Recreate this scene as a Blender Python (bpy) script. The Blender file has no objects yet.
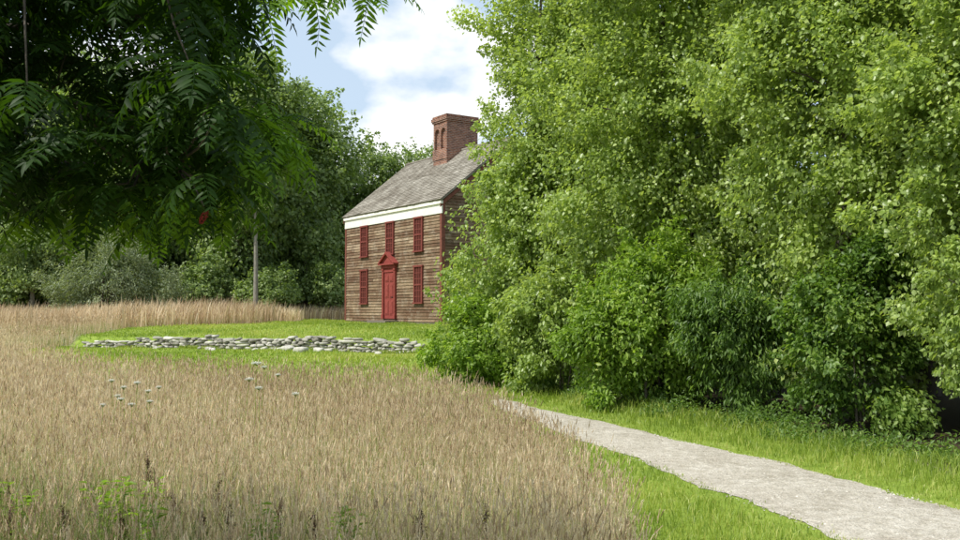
import bpy, bmesh, math, numpy as np
from mathutils import Vector, Matrix
rng=np.random.default_rng(7)
sc=bpy.context.scene
sc.view_settings.view_transform='Standard'; sc.view_settings.look='None'; sc.view_settings.exposure=0
COL=sc.collection

# ---------------- helpers ----------------
def link(o,parent=None):
    COL.objects.link(o)
    if parent: o.parent=parent
    return o
def tag(o,label,category,kind=None,group=None):
    o["label"]=label; o["category"]=category
    if kind: o["kind"]=kind
    if group: o["group"]=group
    return o
def empty(name,loc,rotz=0):
    e=bpy.data.objects.new(name,None); e.location=loc; e.rotation_euler=(0,0,rotz); e.empty_display_size=.3
    return link(e)
def fastmesh(name,V,F,nper,mat,tone=None,parent=None,smooth=False):
    """V (n,3); F (m,nper)"""
    me=bpy.data.meshes.new(name)
    V=np.ascontiguousarray(V,dtype=np.float32); F=np.ascontiguousarray(F,dtype=np.int32)
    me.vertices.add(len(V)); me.vertices.foreach_set('co',V.ravel())
    me.loops.add(F.size); me.loops.foreach_set('vertex_index',F.ravel())
    me.polygons.add(len(F)); me.polygons.foreach_set('loop_start',np.arange(0,F.size,nper,dtype=np.int32))
    if tone is not None:
        a=me.attributes.new('tone','FLOAT','POINT'); a.data.foreach_set('value',np.ascontiguousarray(tone,dtype=np.float32))
    me.update(calc_edges=True)
    if smooth: me.polygons.foreach_set('use_smooth',np.ones(len(F),dtype=bool))
    me.materials.append(mat)
    o=bpy.data.objects.new(name,me)
    return link(o,parent)
def nrm(a): return a/np.maximum(np.linalg.norm(a,axis=-1,keepdims=True),1e-9)
def smooth(t): t=np.clip(t,0,1); return t*t*(3-2*t)

class MB:
    """small mesh builder with per-vertex tone"""
    def __init__(s): s.v=[];s.f=[];s.t=[]
    def poly(s,pts,tone=.5):
        n=len(s.v); s.v+= [tuple(p) for p in pts]; s.t+=[tone]*len(pts); s.f.append(list(range(n,n+len(pts))))
    def box(s,x0,x1,y0,y1,z0,z1,tone=.5):
        n=len(s.v); s.v+=[(x,y,z) for z in (z0,z1) for y in (y0,y1) for x in (x0,x1)]; s.t+=[tone]*8
        for f in ((0,2,3,1),(4,5,7,6),(0,1,5,4),(2,6,7,3),(0,4,6,2),(1,3,7,5)): s.f.append([n+i for i in f])
    def prism(s,pts2,y0,y1,tone=.5):
        """pts2 in xz, extruded along y"""
        n=len(s.v);k=len(pts2)
        s.v+=[(p[0],y0,p[1]) for p in pts2]+[(p[0],y1,p[1]) for p in pts2]; s.t+=[tone]*(2*k)
        s.f.append([n+i for i in range(k)]); s.f.append([n+k+i for i in reversed(range(k))])
        for i in range(k):
            j=(i+1)%k; s.f.append([n+i,n+k+i,n+k+j,n+j])
    def tube(s,pts,rad,sides=7,tone=.5):
        pts=[Vector(p) for p in pts]; n0=len(s.v)
        for i,p in enumerate(pts):
            d=(pts[min(i+1,len(pts)-1)]-pts[max(i-1,0)]).normalized()
            a=d.orthogonal().normalized() if i==0 else (a-d*a.dot(d)).normalized()
            b=d.cross(a)
            for k in range(sides):
                an=2*math.pi*k/sides
                s.v.append(tuple(p+(a*math.cos(an)+b*math.sin(an))*rad[i])); s.t.append(tone)
        for i in range(len(pts)-1):
            for k in range(sides):
                k2=(k+1)%sides
                s.f.append([n0+i*sides+k,n0+i*sides+k2,n0+(i+1)*sides+k2,n0+(i+1)*sides+k])
        s.f.append([n0+(len(pts)-1)*sides+k for k in range(sides)])
    def obj(s,name,mat,parent=None,smooth=False,bevel=0,recalc=True):
        me=bpy.data.meshes.new(name); me.from_pydata(s.v,[],s.f); me.update()
        a=me.attributes.new('tone','FLOAT','POINT'); a.data.foreach_set('value',np.array(s.t,dtype=np.float32))
        if recalc:
            bm=bmesh.new(); bm.from_mesh(me); bmesh.ops.recalc_face_normals(bm,faces=bm.faces); bm.to_mesh(me); bm.free()
        if smooth: me.polygons.foreach_set('use_smooth',np.ones(len(me.polygons),dtype=bool))
        me.materials.append(mat)
        o=link(bpy.data.objects.new(name,me),parent)
        if bevel:
            m=o.modifiers.new('bevel','BEVEL'); m.width=bevel; m.segments=2; m.limit_method='ANGLE'
        return o

# ---------------- materials ----------------
def newmat(name):
    m=bpy.data.materials.new(name); m.use_nodes=True; nt=m.node_tree
    for n in list(nt.nodes): nt.nodes.remove(n)
    out=nt.nodes.new('ShaderNodeOutputMaterial'); return m,nt,out
def ramp(nt,stops,fac=None):
    r=nt.nodes.new('ShaderNodeValToRGB'); e=r.color_ramp.elements
    while len(e)<len(stops): e.new(.5)
    for i,(p,c) in enumerate(stops): e[i].position=p; e[i].color=(*c,1)
    if fac is not None: nt.links.new(fac,r.inputs[0])
    return r
def attr(nt,name='tone'):
    a=nt.nodes.new('ShaderNodeAttribute'); a.attribute_name=name; return a.outputs['Fac']
def noise(nt,scale,detail=4,rough=.6,vec=None,mapscale=None):
    tc=nt.nodes.new('ShaderNodeTexCoord'); n=nt.nodes.new('ShaderNodeTexNoise')
    n.inputs['Scale'].default_value=scale; n.inputs['Detail'].default_value=detail; n.inputs['Roughness'].default_value=rough
    mp=nt.nodes.new('ShaderNodeMapping'); mp.inputs['Scale'].default_value=mapscale or (1,1,1)
    nt.links.new(vec or tc.outputs['Object'],mp.inputs[0]); nt.links.new(mp.outputs[0],n.inputs[0])
    return n.outputs['Fac']
def math_(nt,op,a,b):
    m=nt.nodes.new('ShaderNodeMath'); m.operation=op
    for i,x in enumerate((a,b)):
        if isinstance(x,(int,float)): m.inputs[i].default_value=x
        else: nt.links.new(x,m.inputs[i])
    return m.outputs[0]
def mixc(nt,fac,a,b,mode='MIX'):
    m=nt.nodes.new('ShaderNodeMix'); m.data_type='RGBA'; m.blend_type=mode
    for k,x in ((0,fac),(6,a),(7,b)):
        if isinstance(x,(int,float)): m.inputs[k].default_value=x
        elif isinstance(x,tuple): m.inputs[k].default_value=(*x,1)
        else: nt.links.new(x,m.inputs[k])
    return m.outputs[2]
def principled(nt,out,color,rough=.8,spec=.3,bump=None,bstr=.3,bdist=.02):
    p=nt.nodes.new('ShaderNodeBsdfPrincipled')
    if isinstance(color,tuple): p.inputs['Base Color'].default_value=(*color,1)
    else: nt.links.new(color,p.inputs['Base Color'])
    p.inputs['Roughness'].default_value=rough; p.inputs['Specular IOR Level'].default_value=spec
    if bump is not None:
        b=nt.nodes.new('ShaderNodeBump'); b.inputs['Strength'].default_value=bstr; b.inputs['Distance'].default_value=bdist
        nt.links.new(bump,b.inputs['Height']); nt.links.new(b.outputs[0],p.inputs['Normal'])
    if out: nt.links.new(p.outputs[0],out.inputs[0])
    return p
def leafmat(name,stops,trans=.35,tcol=(1.5,1.6,.6),rough=.45,spec=.4,under=None):
    m,nt,out=newmat(name)
    c=ramp(nt,stops,attr(nt)).outputs[0]
    if under:
        g=nt.nodes.new('ShaderNodeNewGeometry')
        c=mixc(nt,math_(nt,'MULTIPLY',g.outputs['Backfacing'],under[1]),c,under[0])
    p=principled(nt,None,c,rough,spec)
    t=nt.nodes.new('ShaderNodeBsdfTranslucent'); nt.links.new(mixc(nt,1.0,c,tcol,'MULTIPLY'),t.inputs[0])
    mx=nt.nodes.new('ShaderNodeMixShader'); mx.inputs[0].default_value=trans
    nt.links.new(p.outputs[0],mx.inputs[1]); nt.links.new(t.outputs[0],mx.inputs[2]); nt.links.new(mx.outputs[0],out.inputs[0])
    return m
M={}
M['poplar']=leafmat('poplar_leaf',[(0,(.125,.185,.035)),(.55,(.275,.375,.085)),(1,(.48,.56,.19))],.42,tcol=(1.45,1.5,.5),under=((.46,.54,.28),.5),rough=.38,spec=.45)
M['maple']=leafmat('broad_leaf',[(0,(.065,.125,.024)),(.6,(.14,.235,.045)),(1,(.26,.36,.08))],.42)
M['lime']=leafmat('bright_leaf',[(0,(.12,.20,.025)),(.6,(.24,.36,.05)),(1,(.41,.49,.12))],.43)
M['sumac']=leafmat('sumac_leaf',[(0,(.014,.034,.006)),(.6,(.030,.072,.010)),(1,(.15,.28,.026))],.42,tcol=(2.0,1.9,.5),rough=.5,spec=.15)  # crown shade put into the dark stops, sunlit fronds into the top stop
M['forest']=leafmat('forest_leaf',[(0,(.12,.175,.06)),(.6,(.235,.315,.11)),(1,(.39,.46,.19))],.4)
M['willow']=leafmat('willow_leaf',[(0,(.13,.165,.08)),(.6,(.25,.30,.165)),(1,(.38,.42,.27))],.3)
M['lawn']=leafmat('lawn_blade',[(0,(.14,.21,.025)),(.6,(.29,.38,.055)),(1,(.50,.50,.15))],.4,tcol=(1.3,1.35,.6))
M['blade']=leafmat('meadow_blade',[(0,(.14,.20,.045)),(.5,(.34,.36,.13)),(1,(.60,.52,.30))],.38,tcol=(1.2,1.25,.7))
M['straw']=leafmat('straw',[(0,(.38,.27,.165)),(.5,(.68,.55,.375)),(1,(.93,.83,.63))],.36,tcol=(1.12,1.04,.83),rough=.7,spec=.2)
M['dock']=leafmat('dock_seed',[(0,(.05,.028,.016)),(1,(.15,.075,.04))],.1,tcol=(1,.7,.5))
M['white_flower']=leafmat('white_petal',[(0,(.65,.67,.58)),(1,(.85,.85,.8))],.3,tcol=(1,1,1))
m,nt,out=newmat('bark'); n=noise(nt,6,6,.7,mapscale=(3,3,.6)); principled(nt,out,ramp(nt,[(.3,(.05,.042,.034)),(.7,(.16,.135,.11))],n).outputs[0],.9,.2,n,.8,.03); M['bark']=m
m,nt,out=newmat('pale_bark'); n=noise(nt,5,6,.7,mapscale=(3,3,.8)); principled(nt,out,ramp(nt,[(.3,(.15,.14,.11)),(.7,(.33,.31,.26))],n).outputs[0],.9,.2,n,.5,.03); M['palebark']=m
# gravel
m,nt,out=newmat('gravel_path')
n1=noise(nt,1.1,4,.6); n2=noise(nt,60,3,.7); n3=noise(nt,9,5,.7)
c=ramp(nt,[(.3,(.51,.46,.38)),(.7,(.69,.64,.555))],n1).outputs[0]
c=mixc(nt,.75,c,ramp(nt,[(.3,(.45,.43,.40)),(.5,(.95,.95,.95)),(.75,(1.25,1.25,1.25))],n2).outputs[0],'MULTIPLY')
c=mixc(nt,.7,c,ramp(nt,[(.35,(.64,.61,.55)),(.65,(1.1,1.1,1.1))],n3).outputs[0],'MULTIPLY')
principled(nt,out,c,.95,.15,math_(nt,'ADD',n2,math_(nt,'MULTIPLY',n3,2.)),.8,.03); M['gravel']=m
m,nt,out=newmat('pebble'); principled(nt,out,ramp(nt,[(0,(.25,.22,.175)),(1,(.62,.58,.50))],attr(nt)).outputs[0],.9,.2); M['pebble']=m
# ground: tone 0 lawn, .5 straw meadow, 1 dark leaf litter
m,nt,out=newmat('ground_soil')
a=attr(nt); n=noise(nt,3,6,.7); n2=noise(nt,40,4,.7)
lawn=ramp(nt,[(.3,(.13,.20,.025)),(.55,(.23,.31,.05)),(.75,(.37,.38,.13))],n).outputs[0]
meadow=ramp(nt,[(.3,(.13,.13,.06)),(.6,(.27,.25,.14)),(.8,(.36,.31,.19))],n2).outputs[0]
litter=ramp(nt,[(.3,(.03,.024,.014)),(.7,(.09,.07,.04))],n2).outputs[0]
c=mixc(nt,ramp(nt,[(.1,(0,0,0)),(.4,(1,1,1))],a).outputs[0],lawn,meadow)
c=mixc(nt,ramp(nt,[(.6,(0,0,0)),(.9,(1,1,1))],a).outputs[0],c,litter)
principled(nt,out,c,.95,.1,n2,.6,.03); M['ground']=m
# stone
m,nt,out=newmat('field_stone'); n=noise(nt,7,6,.7)
c=mixc(nt,1.,ramp(nt,[(0,(.26,.24,.2)),(.5,(.45,.43,.37)),(1,(.64,.61,.54))],attr(nt)).outputs[0],ramp(nt,[(.3,(.6,.6,.58)),(.7,(1.15,1.15,1.15))],n).outputs[0],'MULTIPLY')
principled(nt,out,c,.95,.15,n,.8,.03); M['stone']=m
# clapboard
m,nt,out=newmat('weathered_clapboard')
n=noise(nt,2.2,6,.7,mapscale=(.6,.6,9)); n2=noise(nt,.9,5,.65); n3=noise(nt,9,5,.75,mapscale=(.5,.5,4)); n4=noise(nt,1.7,5,.7,mapscale=(1,1,1.6))
c=ramp(nt,[(0,(.06,.036,.023)),(.35,(.165,.105,.064)),(.7,(.32,.235,.15)),(1,(.48,.38,.265))],math_(nt,'ADD',math_(nt,'MULTIPLY',attr(nt),.72),math_(nt,'MULTIPLY',n,.32))).outputs[0]
c=mixc(nt,ramp(nt,[(.42,(0,0,0)),(.62,(.65,.65,.65))],n2).outputs[0],c,(.13,.066,.038))
c=mixc(nt,ramp(nt,[(.50,(0,0,0)),(.70,(.55,.55,.55))],n4).outputs[0],c,(.40,.345,.265))
c=mixc(nt,1.,c,ramp(nt,[(.3,(.5,.45,.42)),(.6,(1.1,1.1,1.1))],n3).outputs[0],'MULTIPLY')
principled(nt,out,c,.85,.2,n3,.4,.01); M['clap']=m
m,nt,out=newmat('wood_shingle'); n=noise(nt,10,5,.7); n2=noise(nt,.8,4,.6)
c=mixc(nt,1.,ramp(nt,[(0,(.20,.18,.15)),(.5,(.31,.285,.245)),(1,(.44,.41,.36))],attr(nt)).outputs[0],ramp(nt,[(.3,(.75,.75,.74)),(.7,(1.1,1.1,1.1))],n).outputs[0],'MULTIPLY')
c=mixc(nt,1.,c,ramp(nt,[(.35,(.70,.67,.63)),(.6,(1.1,1.1,1.08))],n2).outputs[0],'MULTIPLY')
principled(nt,out,c,.9,.15,n,.5,.01); M['shingle']=m
m,nt,out=newmat('barn_red_paint'); n=noise(nt,8,5,.7); principled(nt,out,ramp(nt,[(.3,(.20,.038,.032)),(.7,(.30,.070,.056))],n).outputs[0],.75,.2,n,.2,.005); M['red']=m
m,nt,out=newmat('faded_red_trim'); n=noise(nt,6,5,.7); principled(nt,out,ramp(nt,[(.3,(.13,.045,.032)),(.7,(.22,.08,.058))],n).outputs[0],.75,.2,n,.2,.005); M['redtrim']=m
m,nt,out=newmat('window_red'); n=noise(nt,6,5,.7); principled(nt,out,ramp(nt,[(.3,(.15,.034,.028)),(.7,(.23,.065,.052))],n).outputs[0],.7,.2,n,.2,.005); M['winred']=m
m,nt,out=newmat('cream_paint'); n=noise(nt,4,5,.7); principled(nt,out,ramp(nt,[(.3,(.72,.70,.63)),(.7,(.84,.83,.77))],n).outputs[0],.7,.3); M['cream']=m
m,nt,out=newmat('window_glass'); principled(nt,out,(.095,.028,.024),.25,.4); M['glass']=m
m,nt,out=newmat('iron'); principled(nt,out,(.03,.03,.03),.4,.5); M['iron']=m
m,nt,out=newmat('granite'); n=noise(nt,20,5,.7); principled(nt,out,ramp(nt,[(.3,(.12,.10,.08)),(.7,(.22,.19,.155))],n).outputs[0],.9,.2,n,.3,.01); M['granite']=m
def brickmat(name,c1,c2,mort):
    m,nt,out=newmat(name)
    tc=nt.nodes.new('ShaderNodeTexCoord'); sp=nt.nodes.new('ShaderNodeSeparateXYZ'); nt.links.new(tc.outputs['Object'],sp.inputs[0])
    cb=nt.nodes.new('ShaderNodeCombineXYZ'); nt.links.new(math_(nt,'ADD',sp.outputs[0],sp.outputs[1]),cb.inputs[0]); nt.links.new(sp.outputs[2],cb.inputs[1])
    b=nt.nodes.new('ShaderNodeTexBrick'); nt.links.new(cb.outputs[0],b.inputs[0])
    b.inputs['Color1'].default_value=(*c1,1); b.inputs['Color2'].default_value=(*c2,1); b.inputs['Mortar'].default_value=(*mort,1)
    b.inputs['Scale'].default_value=1; b.inputs['Brick Width'].default_value=.21; b.inputs['Row Height'].default_value=.075; b.inputs['Mortar Size'].default_value=.009
    n=noise(nt,5,5,.7)
    c=mixc(nt,1.,b.outputs[0],ramp(nt,[(.3,(.55,.55,.55)),(.7,(1.25,1.25,1.25))],n).outputs[0],'MULTIPLY')
    principled(nt,out,c,.9,.15,b.outputs['Fac'],-.4,.01); return m
M['brick']=brickmat('red_brick',(.30,.125,.075),(.155,.06,.042),(.36,.31,.26))
m,nt,out=newmat('sumac_berry'); principled(nt,out,ramp(nt,[(0,(.10,.009,.006)),(1,(.24,.022,.014))],attr(nt)).outputs[0],.6,.3); M['berry']=m

# ---------------- terrain ----------------
def yw(X): return 29.5+(-1.6-X)*.36
def H(X,Y):
    X=np.asarray(X,float);Y=np.asarray(Y,float)
    w=yw(X); soft=.5+5*smooth((-14.6-X)/8)+4*smooth((X-3)/6)
    z=.25*smooth((Y-13)/17)+.38*smooth((Y-w+.1)/soft)+.35*smooth((Y-w)/9)+.25*smooth((Y-48)/20)
    far=smooth((Y-16)/8)
    z=z+far*.04*np.sin(X*.9+1)*np.sin(Y*.7)
    r=np.hypot(X,Y-20)
    z=z+np.clip((r-90)/500,0,1)**1.3*14
    return z
BY=[-50,4,5,6,7,8,9.7,11.5,13,15,16.8,18,20,26,31,36]; BX=[1.2,.68,.82,.96,.96,.88,.66,.31,-.02,-.65,-1.75,-4.2,-8.3,-13.5,-15.5,-15]
def xb(Y): return np.interp(Y,BY,BX)
def in_meadow(X,Y):
    jit=.07*np.sin(Y*3.1)+.06*np.sin(Y*7.7+1)
    near=(X<xb(Y)+jit)&(Y<40+.5*np.sin(X))
    farm=(Y>=40+1.0*np.sin(X*.5))&(Y<58)&((X<-9.8)|(Y>52))
    return near|farm
HY=[0,4,6,8.9,11,13.5,14.7,18,22,26,30,34,60]; HX=[7,6,5.4,4.6,3.75,2.7,2.2,.55,-.8,-.6,2.0,6,14]
def xh(Y): return np.interp(Y,HY,HX)
def axis(a,b,step,far):
    core=np.arange(a,b+1e-6,step); g=np.cumsum(np.geomspace(step*1.3,far/4,22))
    return np.concatenate([a-g[::-1],core,b+g])
xs=axis(-32,24,.45,1600); ys=axis(-6,56,.3,1600)
GX,GY=np.meshgrid(xs,ys); GZ=H(GX,GY)
nx,ny=len(xs),len(ys); idx=np.arange(nx*ny).reshape(ny,nx)
F=np.stack([idx[:-1,:-1],idx[:-1,1:],idx[1:,1:],idx[1:,:-1]],-1).reshape(-1,4)
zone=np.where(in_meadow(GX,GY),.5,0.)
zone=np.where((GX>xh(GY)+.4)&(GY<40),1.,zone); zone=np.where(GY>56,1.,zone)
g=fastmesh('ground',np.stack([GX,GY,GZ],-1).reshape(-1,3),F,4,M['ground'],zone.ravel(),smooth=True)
tag(g,"rolling meadow ground with mown lawn and dry grass field","ground","structure")

# path
cp=[(5.0,-4),(4.6,1),(3.75,5),(3.2,6.9),(2.5,9.5),(1.7,11.8),(1.12,13.6),(.3,16),(-.2,17.5)]
cx=np.array(cp)[:,0]; cy=np.array(cp)[:,1]
pys=np.arange(-4,16.3,.12)
pxs=np.interp(pys,cy,cx); k=np.ones(15)/15; pxs=np.convolve(np.pad(pxs,7,'edge'),k,'valid')
def path_half(Y): return np.interp(Y,[0,8,12,14,16.0,16.3],[.78,.78,.58,.42,.22,0])
def pathx(Y): return np.interp(Y,pys,pxs)
wl=path_half(pys)+.05*np.sin(pys*2.3)+.03*np.sin(pys*6.1)+rng.normal(0,.02,len(pys)); wr=path_half(pys)+.05*np.sin(pys*1.9+2)+.03*np.sin(pys*5.3)+rng.normal(0,.02,len(pys))
cols=np.linspace(-1,1,13); PV=[]
for j,c in enumerate(cols):
    off=np.where(c<0,c*wl,c*wr); X=pxs+off; PV.append(np.stack([X,pys,H(X,pys)+.006+.022*(1-c*c)],-1))
PV=np.stack(PV,1); idx=np.arange(PV.shape[0]*13).reshape(-1,13)
F=np.stack([idx[:-1,:-1],idx[:-1,1:],idx[1:,1:],idx[1:,:-1]],-1).reshape(-1,4)
p=fastmesh('path',PV.reshape(-1,3),F,4,M['gravel'],smooth=True); tag(p,"pale gravel footpath curving beside the hedge","path","structure")
# pebbles
n=9000; Y=rng.uniform(4.5,14,n); X=pathx(Y)+rng.uniform(-1,1,n)*path_half(Y)*1.03
s=rng.uniform(.003,.010,n)*rng.choice([1,1,1,1.6],n); base=np.array([(1,0,0),(0,1,0),(-1,0,0),(0,-1,0),(0,0,.6)],float)
ang=rng.uniform(0,6.28,n); c_,s_=np.cos(ang),np.sin(ang)
B=np.repeat(base[None],n,0)*(s[:,None,None]*rng.uniform(.6,1.3,(n,5,1)))
B2=B.copy(); B2[...,0]=B[...,0]*c_[:,None]-B[...,1]*s_[:,None]; B2[...,1]=B[...,0]*s_[:,None]+B[...,1]*c_[:,None]
u=(X-pathx(Y))/path_half(Y)
V=B2+np.stack([X,Y,H(X,Y)+.004+.022*np.clip(1-u*u,0,1)],-1)[:,None]
f=np.array([(0,1,4),(1,2,4),(2,3,4),(3,0,4)]); F=(np.arange(n)[:,None,None]*5+f[None]).reshape(-1,3)
o=fastmesh('gravel',V.reshape(-1,3),F,3,M['pebble'],np.repeat(rng.uniform(0,1,n),5)); tag(o,"loose pebbles scattered over the gravel path","gravel","stuff")

# ---------------- foliage primitives ----------------
def leaf_geo(P,D,N,L,W,tone,fold=.12):
    D=nrm(D); S=nrm(np.cross(D,N)); N=np.cross(S,D); L=L[:,None];W=W[:,None]
    m=P+D*L*.42+N*L*fold*1.0
    V=np.stack([P,m+S*W*.5,P+D*L-N*L*.05,m-S*W*.5],1)
    n=len(P); F=(np.arange(n)[:,None,None]*4+np.array([(0,1,2),(0,2,3)])[None]).reshape(-1,3)
    return V.reshape(-1,3),F,np.repeat(tone,4)
def blade_geo(P,h,w,lean,tone):
    n=len(P); a=rng.uniform(0,6.28,n); S=np.stack([np.cos(a),np.sin(a),np.zeros(n)],-1)*w[:,None]*.5
    up=np.array([0,0,1.])
    mid=P+up*h[:,None]*.6+lean*h[:,None]*.35; tip=P+up*(h*np.sqrt(np.clip(1-(lean**2).sum(-1)*.6,.2,1)))[:,None]+lean*h[:,None]
    V=np.stack([P-S,P+S,mid+S*.8,mid-S*.8,tip],1)
    F=(np.arange(n)[:,None,None]*5+np.array([(0,1,2),(0,2,3),(3,2,4)])[None]).reshape(-1,3)
    return V.reshape(-1,3),F,np.repeat(tone,5)
def join(parts):
    Vs,Fs,Ts=[],[],[];o=0
    for V,F,T in parts: Vs.append(V);Fs.append(F+o);Ts.append(T);o+=len(V)
    return np.concatenate(Vs),np.concatenate(Fs),np.concatenate(Ts)
def unit(n): return nrm(rng.normal(0,1,(n,3)))
def patch(X,Y,s=1.,seed=0): # cheap smooth noise ~0..1
    v=0
    for k,(a,b,c) in enumerate([(1.1,.7,.3),(-.8,1.3,2.1),(2.3,-1.7,4.),(3.9,3.1,1.2),(-5.3,4.1,.7)]):
        v=v+np.sin(a*X*s+b*Y*s+c+seed)/(1+k*.5)
    return np.clip(.5+v*.17,0,1)

# ---------------- meadow grass ----------------
def scatter(n,y0,y1,pw,fx=.66,xr=None):
    t=rng.uniform(0,1,n); Y=(y0**pw+t*(y1**pw-y0**pw))**(1/pw)
    X=rng.uniform(-1,1,n)*(Y*fx+1.0)
    return X,Y
parts=[]
X,Y=scatter(245000,4.0,42,.75); k=in_meadow(X,Y)&(Y<41); X,Y=X[k],Y[k]
hp=patch(X,Y,.5); dens=patch(X,Y,1.7,3); k=(rng.uniform(0,1,len(X))<.30+.70*dens)|(xb(Y)-X<.6); X,Y,hp=X[k],Y[k],hp[k]
edge=np.clip((xb(Y)-X)/.3,0,1)
h=(.43+.14*hp+rng.normal(0,.085,len(X)))*(.85+.15*edge); h=np.clip(h,.15,.80)
h=h*np.where(Y>24,1.1,1)*(1+.10*smooth((Y-8.5)/3)*smooth((2.2-np.abs(xb(Y)-X))/2)*smooth((17-Y)/3)); wscale=np.clip(Y/6.5,1,5)**.8
P=np.stack([X,Y,H(X,Y)],-1); n=len(X)
lean=np.stack([rng.normal(.03,.10,n),rng.normal(-.03,.10,n),np.zeros(n)],-1)
tone=np.clip(rng.normal(.46,.26,n)+.6*(patch(X,Y,.8,5)-.5),0,1)
a=rng.uniform(0,6.28,n); S=np.stack([np.cos(a),np.sin(a),np.zeros(n)],-1)*(.0017*wscale)[:,None]
tip=P+lean*h[:,None]; tip[:,2]+=h
V=np.stack([P-S,P+S,tip],1).reshape(-1,3); F=np.arange(n*3).reshape(-1,3); parts.append((V,F,np.repeat(tone*.8+.2,3)))
hl=rng.uniform(.04,.09,n)*np.clip(wscale**.5,1,1.5); hw=rng.uniform(.0045,.0085,n)*wscale
D=nrm(lean*1.6+np.array([0,0,1.])+rng.normal(0,.12,(n,3)))
for q in range(2):
    Nn=unit(n); parts.append(leaf_geo(tip-D*hl[:,None]*.5,D,Nn,hl,hw*(1-.3*q),tone,.02))
k=np.where(Y<10)[0]
for q in range(6):
    t=q/6.; pp=tip[k]-D[k]*(hl[k]*(.5-t*.9))[:,None]; dd=nrm(D[k]+unit(len(k))*.4)
    parts.append(leaf_geo(pp,dd,unit(len(k)),rng.uniform(.011,.020,len(k)),rng.uniform(.003,.0052,len(k)),np.clip(tone[k]+rng.normal(.05,.22,len(k)),0,1),.02))
V,F,T=join(parts); o=fastmesh('dry_meadow_grass',V,F,3,M['straw'],T); tag(o,"tall dry tan meadow grass with ripe seed heads","grass","stuff")
# green / straw blades beneath
X,Y=scatter(160000,4.0,42,.7); k=in_meadow(X,Y); X,Y=X[k],Y[k]; n=len(X)
ws=np.clip(Y/7,1,4)**.8
h=np.clip(rng.normal(.30,.10,n),.08,.62); w=rng.uniform(.004,.007,n)*ws
a=rng.uniform(0,6.28,n); r=rng.uniform(.1,.6,n); lean=np.stack([np.cos(a)*r,np.sin(a)*r,0*a],-1)
leftg=smooth((.6-X)/3)*smooth((8.8-Y)/3.5)
tone=np.clip(rng.normal(.45,.27,n)-.45*leftg,0,1); h=h*(1+.55*leftg)
V,F,T=blade_geo(np.stack([X,Y,H(X,Y)],-1),h,w,lean,tone)
o=fastmesh('meadow_undergrass',V,F,3,M['blade'],T); tag(o,"green and straw grass blades under the seed stalks","grass","stuff")
# far tan grass strip behind terrace
n=60000; X=rng.uniform(-42,3,n); Y=rng.uniform(38,58,n)**1.0; k=in_meadow(X,Y)&(Y>39); X,Y=X[k],Y[k]; n=len(X)
h=np.clip(rng.normal(.85,.18,n)*(.65+.6*patch(X,Y,.35,2)),.3,1.6); a=rng.uniform(0,6.28,n)
lean=np.stack([rng.normal(.1,.15,n),rng.normal(0,.15,n),0*a],-1)
tone=np.clip(rng.normal(.42,.2,n)+.7*(patch(X,Y,.5,8)-.5),0,1)
V,F,T=blade_geo(np.stack([X,Y,H(X,Y)],-1),h,rng.uniform(.03,.05,n),lean,tone)
o=fastmesh('distant_meadow_grass',V,F,3,M['straw'],T); tag(o,"pale tan tall grass bordering the woods","grass","stuff")

# ---------------- lawn ----------------
parts=[]
X,Y=scatter(175000,4.6,20,.6); 
k=(~in_meadow(X,Y))&(X<xh(Y)+.6)&((np.abs(X-pathx(Y))>path_half(Y)*(1.03-np.abs(rng.normal(0,.09,len(X)))))|(Y>16.3)); X,Y=X[k],Y[k]
n=len(X); d=np.abs(X-pathx(Y))-path_half(Y)
h=rng.uniform(.025,.07,n)*(.55+np.clip(d*2.2,0,1)*1.1); h*=.6+.8*patch(X,Y,3); rr=np.clip((X-xh(Y)+.7)/.9,0,1); h*=1+1.0*rr
a=rng.uniform(0,6.28,n); r=rng.uniform(.1,.8,n)
parts.append(blade_geo(np.stack([X,Y,H(X,Y)+.008*(d<0)],-1),h,rng.uniform(.004,.007,n)*np.clip(Y/7,1,3)**.8,np.stack([np.cos(a)*r,np.sin(a)*r,0*a],-1),np.clip(rng.normal(.5,.25,n)+.8*(patch(X,Y,2,6)-.5),0,1)))
n=130000; X=rng.uniform(-17,4,n); Y=rng.uniform(16.3,52,n); k=(~in_meadow(X,Y))&(X<xh(Y)+1); X,Y=X[k],Y[k]; n=len(X)
a=rng.uniform(0,6.28,n); r=rng.uniform(.1,.8,n); near_wall=np.exp(-((Y-(yw(X)-.5))/.5)**2)
parts.append(blade_geo(np.stack([X,Y,H(X,Y)],-1),rng.uniform(.04,.10,n)*(.5+patch(X,Y,1))*(1-.6*near_wall),rng.uniform(.015,.03,n),np.stack([np.cos(a)*r,np.sin(a)*r,0*a],-1),np.clip(rng.normal(.6,.2,n)+.9*(patch(X,Y,.5,6)-.5),0,1)))
n=5000; X=rng.uniform(-14.5,-1.8,n); k=patch(X,X*0,2.3,1)+rng.normal(0,.15,n)>.62; X=X[k]; n=len(X); Y=yw(X)-.46-np.abs(rng.normal(0,.12,n))
a=rng.uniform(0,6.28,n); r=rng.uniform(.1,.6,n)
parts.append(blade_geo(np.stack([X,Y,H(X,Y)],-1),rng.uniform(.06,.16,n),rng.uniform(.015,.025,n),np.stack([np.cos(a)*r,np.sin(a)*r,0*a],-1),np.clip(rng.normal(.6,.25,n),0,1)))
V,F,T=join(parts); o=fastmesh('lawn_grass',V,F,3,M['lawn'],T); tag(o,"short bright green mown grass beside path and house","grass","stuff")

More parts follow.
